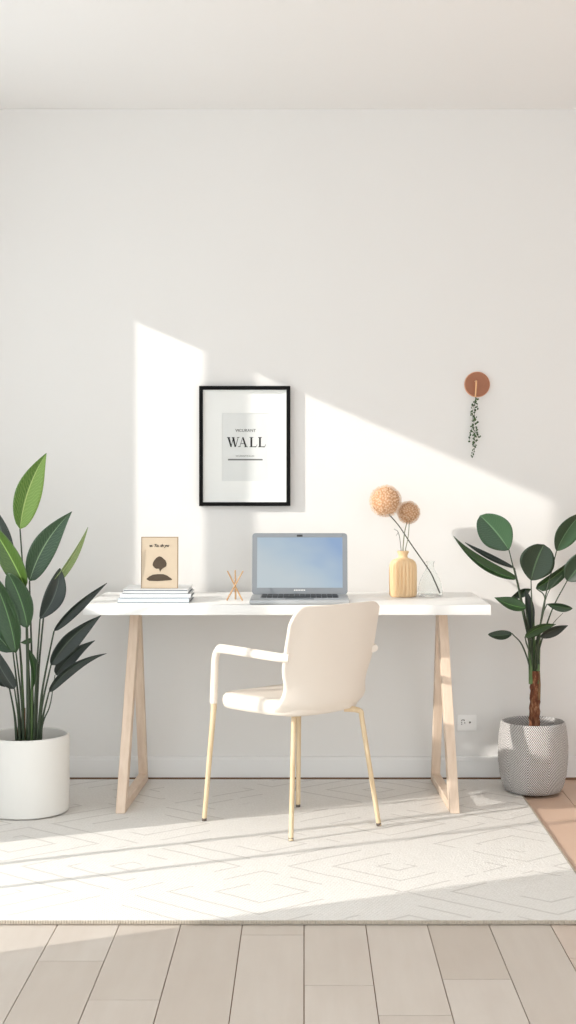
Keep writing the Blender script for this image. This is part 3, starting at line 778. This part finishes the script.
def petiole(parent, pts, r0, r1, mat='petiole', name='leaf_stem'):
    bm = nb(); tube(bm, bez([at(*p_) for p_ in pts], 6), r0, r1, seg=8)
    return obj(name, bm, M[mat], parent, angle=60)

# left plant in the white pot
PX, PY, PR = at(27, 734, -.56).x, -.56, .1475
pz = .281
lpz = ZR
plant = thing('strelitzia_plant', (PX, PY, ZR), 'tall plant with long pointed leaves in a smooth white cylindrical pot at the left', 'plant')
prof = [(.0005, ZR), (PR - .012, ZR), (PR - .002, ZR + .006), (PR, ZR + .02), (PR, pz - .008), (PR - .002, pz - .002), (PR - .006, pz), (PR - .011, pz - .003), (PR - .013, pz - .02), (PR - .015, pz - .05), (.0005, pz - .05)]
pot = obj('pot', lathe(nb(), prof, PX, PY, seg=96), M['pot_white'], plant, angle=50)
bm = nb(); lathe(bm, [(.0005, pz - .051), (PR - .0155, pz - .051), (PR - .0155, pz - .044), (.08, pz - .040), (.0005, pz - .036)], PX, PY, seg=48)
for v in bm.verts:
    if v.co.z > pz - .048: v.co.z += random.uniform(-.003, .003)
obj('soil', bm, M['soil_grey'], plant)
YL = -.56
def P(parent, x0, x1, y1, ylf, mid=None, r=.0037, mat='petiole'):
    """leaf stem from the soil (x0) up to a leaf base (x1,y1)"""
    mx = mid or (x0 + (x1 - x0) * .42, 738 + (y1 - 738) * .55)
    petiole(parent, [(x0, 748, YL + (ylf - YL) * .3), (x0 + (mx[0] - x0) * .45, 738 + (mx[1] - 738) * .5, YL + (ylf - YL) * .4), (mx[0], mx[1], YL + (ylf - YL) * .7), (x1, y1, ylf)], r * 1.5, r * .7, mat)
LV = [  # base px, tip px, width px, material, kwargs, stem foot px
    ((20, 529), (46.5, 453), 27, 'leaf_bright', dict(bend=-.06, roll=18, fold=.15, widest=.42), 31, -.50, -.46),
    ((29.5, 581), (72, 511.5), 25, 'leaf_mid', dict(bend=-.07, roll=12, fold=.15, widest=.40), 33, -.53, -.50),
    ((46, 592), (88, 527), 9.5, 'leaf_pale', dict(bend=.04, roll=30, fold=.3, widest=.42), 35, -.56, -.54),
    ((40, 619), (60, 568), 20, 'leaf_dark', dict(bend=.09, roll=8, fold=.15, widest=.5, sharp=.8), 34, -.58, -.56),
    ((25.5, 588), (-16, 516), 23, 'leaf_olive', dict(bend=.03, roll=-8, fold=.2, widest=.36), 28, -.57, -.55),
    ((27.5, 628), (8, 573), 25, 'leaf_green', dict(bend=.05, roll=-5, fold=.12, widest=.45, sharp=.6), 29, -.60, -.58),
    ((12, 566), (-12, 500), 17, 'leaf_dark', dict(bend=.03, roll=-6, fold=.15, widest=.4), 25, -.47, -.44),
    ((16, 653), (-14, 565), 24, 'leaf_green', dict(bend=.05, roll=-6, fold=.15, widest=.4), 24, -.59, -.58),
    ((13, 652), (-26, 596), 24, 'leaf_mid', dict(bend=-.05, roll=-10, fold=.15, widest=.4), 21, -.56, -.57),
    ((14.5, 689), (-12, 636), 15, 'leaf_dark', dict(bend=-.05, roll=10, fold=.2, widest=.35), 20, -.60, -.62),
    ((9, 686), (-24, 648), 13, 'leaf_dark', dict(bend=-.05, roll=10, fold=.2, widest=.35), 17, -.57, -.60),
    ((54, 631), (107, 583), 11, 'leaf_dark', dict(bend=-.04, roll=25, fold=.35, widest=.42), 37, -.62, -.68),
    ((51, 665), (101, 615.5), 18, 'leaf_dark', dict(bend=-.06, roll=15, fold=.3, widest=.42, wave=.06), 38, -.61, -.665),
    ((56, 675), (95, 640.5), 14, 'leaf_dark', dict(bend=-.07, roll=10, fold=.2, widest=.33), 38, -.56, -.62),
    ((49, 692), (106.5, 653.5), 11, 'leaf_dark', dict(bend=-.10, roll=20, fold=.25, widest=.38), 40, -.60, -.64),
]
for (b, tp, wd, mt, kw, foot, yb, yt) in LV:
    leaf(plant, (b[0], b[1], yb), (tp[0], tp[1], yt), wd, mt, **kw)
    if b == (56, 675): P(plant, foot, b[0] - 1, b[1], yb, mid=(50, 705), r=.0022)
    else: P(plant, foot, b[0], b[1], yb)
# pale thick central sheaths
for (x0, x1, y1, y_, r, mt) in ((27, 28.5, 640, -.55, .0062, 'petiole_green'), (31, 32.5, 655, -.56, .0070, 'petiole_green'), (24, 22, 665, -.54, .0045, 'petiole_green')):
    petiole(plant, [(x0, 748, y_), ((x0 + x1) / 2, 700, y_), (x1, y1, y_)], r, r * .45, mt, 'sheath')
leaf(plant, (20.5, 642.5, -.58), (32, 639, -.58), 5, 'leaf_green', bend=.1, widest=.6, sharp=.5)
leaf(plant, (32, 690, -.57), (27.5, 648, -.57), 8, 'leaf_green', bend=.1, widest=.6, roll=30)
for (x0, x1, y1) in ((17, 19, 716), (21, 22, 712), (24, 25, 708), (28, 28, 706), (31, 31.5, 708), (34.5, 35, 712), (37.5, 38.5, 718)):
    petiole(plant, [(x0, 750, -.55), ((x0 + x1) / 2, 734, -.55), (x1, y1, -.55)], .0058, .002, 'sheath', 'dry_sheath')

# right plant in the woven basket pot
QX, QY = at(533, 760, -.238).x, -.238
bz = ZR; 
plr = thing('rubber_plant', (QX, QY, ZR), 'broad-leaved plant with a brown trunk in a grey chevron-woven basket pot at the right', 'plant')
prof = [(.0005, bz), (.092, bz), (.103, bz + .004), (.112, bz + .02), (.1235, bz + .06), (.1295, bz + .12), (.1300, bz + .16), (.1265, bz + .205), (.121, bz + .238), (.118, bz + .246), (.1145, bz + .248), (.111, bz + .245), (.109, bz + .225), (.108, bz + .19), (.0005, bz + .19)]
obj('basket_pot', lathe(nb(), [(a, bz + (b - bz) * 1.05) for a, b in prof], QX, QY, seg=96, uvh=.25), M['basket'], plr, angle=50)
bm = nb(); lathe(bm, [(.0005, bz + .188), (.1085, bz + .189), (.1085, bz + .200), (.05, bz + .208), (.0005, bz + .212)], QX, QY, seg=48)
obj('soil', bm, M['soil_grey'], plr)
YR = -.238
bm = nb(); path = bez([at(534.2, 740, YR), at(534.5, 715, YR), at(535, 695, YR), at(535, 671, YR)], 6)
tube(bm, path, .0215, .0175, seg=20)
for v in bm.verts: v.co.x += .002 * math.sin(v.co.z * 160 + v.co.y * 90); v.co.y += .002 * math.cos(v.co.z * 190)
obj('trunk', bm, M['bark'], plr, angle=60)
bm = nb(); tube(bm, [at(539, 700, YR - .022), at(539.7, 684, YR - .022), at(539.2, 672, YR - .022)], .005, .003, seg=8)
obj('bark_strip', bm, M['sheath'], plr)
for (x0, x1, y1, y_, r) in ((531, 528.5, 622, -.23, .0085), (534, 533.5, 610, -.22, .0085), (537.5, 540, 628, -.23, .0080), (534.5, 536, 640, -.17, .009), (531, 531, 650, -.245, .007)):
    petiole(plr, [(x0, 684, YR - .01), ((x0 + x1) / 2, 655, y_), (x1, y1, y_)], r, r * .4, 'petiole_green', 'sheath')
RV = [
    ((509, 550), (480, 515.5), 33, 'leaf_fig', dict(bend=.04, roll=-8, fold=.12, widest=.50, sharp=.55), [(531, 655), (521, 600)], -.26, -.27),
    ((517, 579), (453.5, 536), 12, 'leaf_green', dict(bend=-.10, roll=20, fold=.35, widest=.40), [(531, 650), (522, 610)], -.23, -.28),
    ((514.5, 568), (465, 542.5), 5.5, 'leaf_dark', dict(bend=-.03, roll=10, fold=.3, widest=.45), [(531, 652), (523, 606)], -.21, -.22),
    ((531, 580.5), (544, 544.5), 36, 'leaf_figdark', dict(bend=-.04, roll=5, fold=.10, widest=.50, sharp=.5), [(532, 650), (532, 615)], -.25, -.25),
    ((556.5, 551), (581, 514), 24, 'leaf_fig', dict(bend=-.05, roll=12, fold=.15, widest=.5, sharp=.6), [(537, 655), (543, 608)], -.24, -.28),
    ((536, 588), (583, 549), 14, 'leaf_green', dict(bend=.05, roll=15, fold=.3, widest=.25), [(537, 640), (545, 600)], -.20, -.18),
    ((567, 581), (587, 551), 23, 'leaf_figdark', dict(bend=.04, roll=-10, fold=.15, widest=.45, sharp=.7), [(539, 650), (552, 610)], -.27, -.30),
    ((526, 608), (494.5, 597.5), 15, 'leaf_green', dict(bend=-.06, roll=25, fold=.2, widest=.42), [(532, 655), (529, 630)], -.30, -.31),
    ((509, 600), (531, 589), 9, 'leaf_figdark', dict(bend=-.04, roll=15, fold=.2, widest=.6), None, -.19, -.19),
    ((529, 634), (525, 588), 11, 'leaf_dark', dict(bend=.03, roll=20, fold=.25, widest=.5), [(532, 655), (531, 645)], -.24, -.24),
    ((547, 604), (572.5, 608.5), 9.5, 'leaf_figdark', dict(bend=.02, roll=20, fold=.15, widest=.55, sharp=.7), [(537, 655), (541, 620)], -.30, -.33),
    ((512, 633.5), (488, 634.5), 9.5, 'leaf_figdark', dict(bend=-.06, roll=15, fold=.15, widest=.45, sharp=.7), [(530, 668), (522, 645)], -.27, -.28),
    ((525, 637), (556, 624.5), 12, 'leaf_green', dict(bend=-.10, roll=20, fold=.2, widest=.40), [(532, 658), (527, 645)], -.31, -.33),
    ((540, 637), (568, 625.5), 12, 'leaf_dark', dict(bend=-.04, roll=20, fold=.2, widest=.45), [(535, 658), (537, 645)], -.29, -.30),
]
for (b, tp, wd, mt, kw, mids, yb, yt) in RV:
    leaf(plr, (b[0], b[1], yb), (tp[0], tp[1], yt), wd, mt, **kw)
    if mids:
        petiole(plr, [(mids[0][0], mids[0][1] + 14, YR)] + [(m_[0], m_[1], YR + (yb - YR) * (.3 + .4 * i)) for i, m_ in enumerate(mids)] + [(b[0], b[1], yb)], .0042, .0020)
petiole(plr, [(542, 612, -.24), (549, 591, -.25), (562, 575, -.26)], .0018, .0012, name='side_shoot')
petiole(plr, [(552, 625, -.24), (556, 620, -.25), (563, 613, -.26)], .0014, .0009, name='side_shoot')
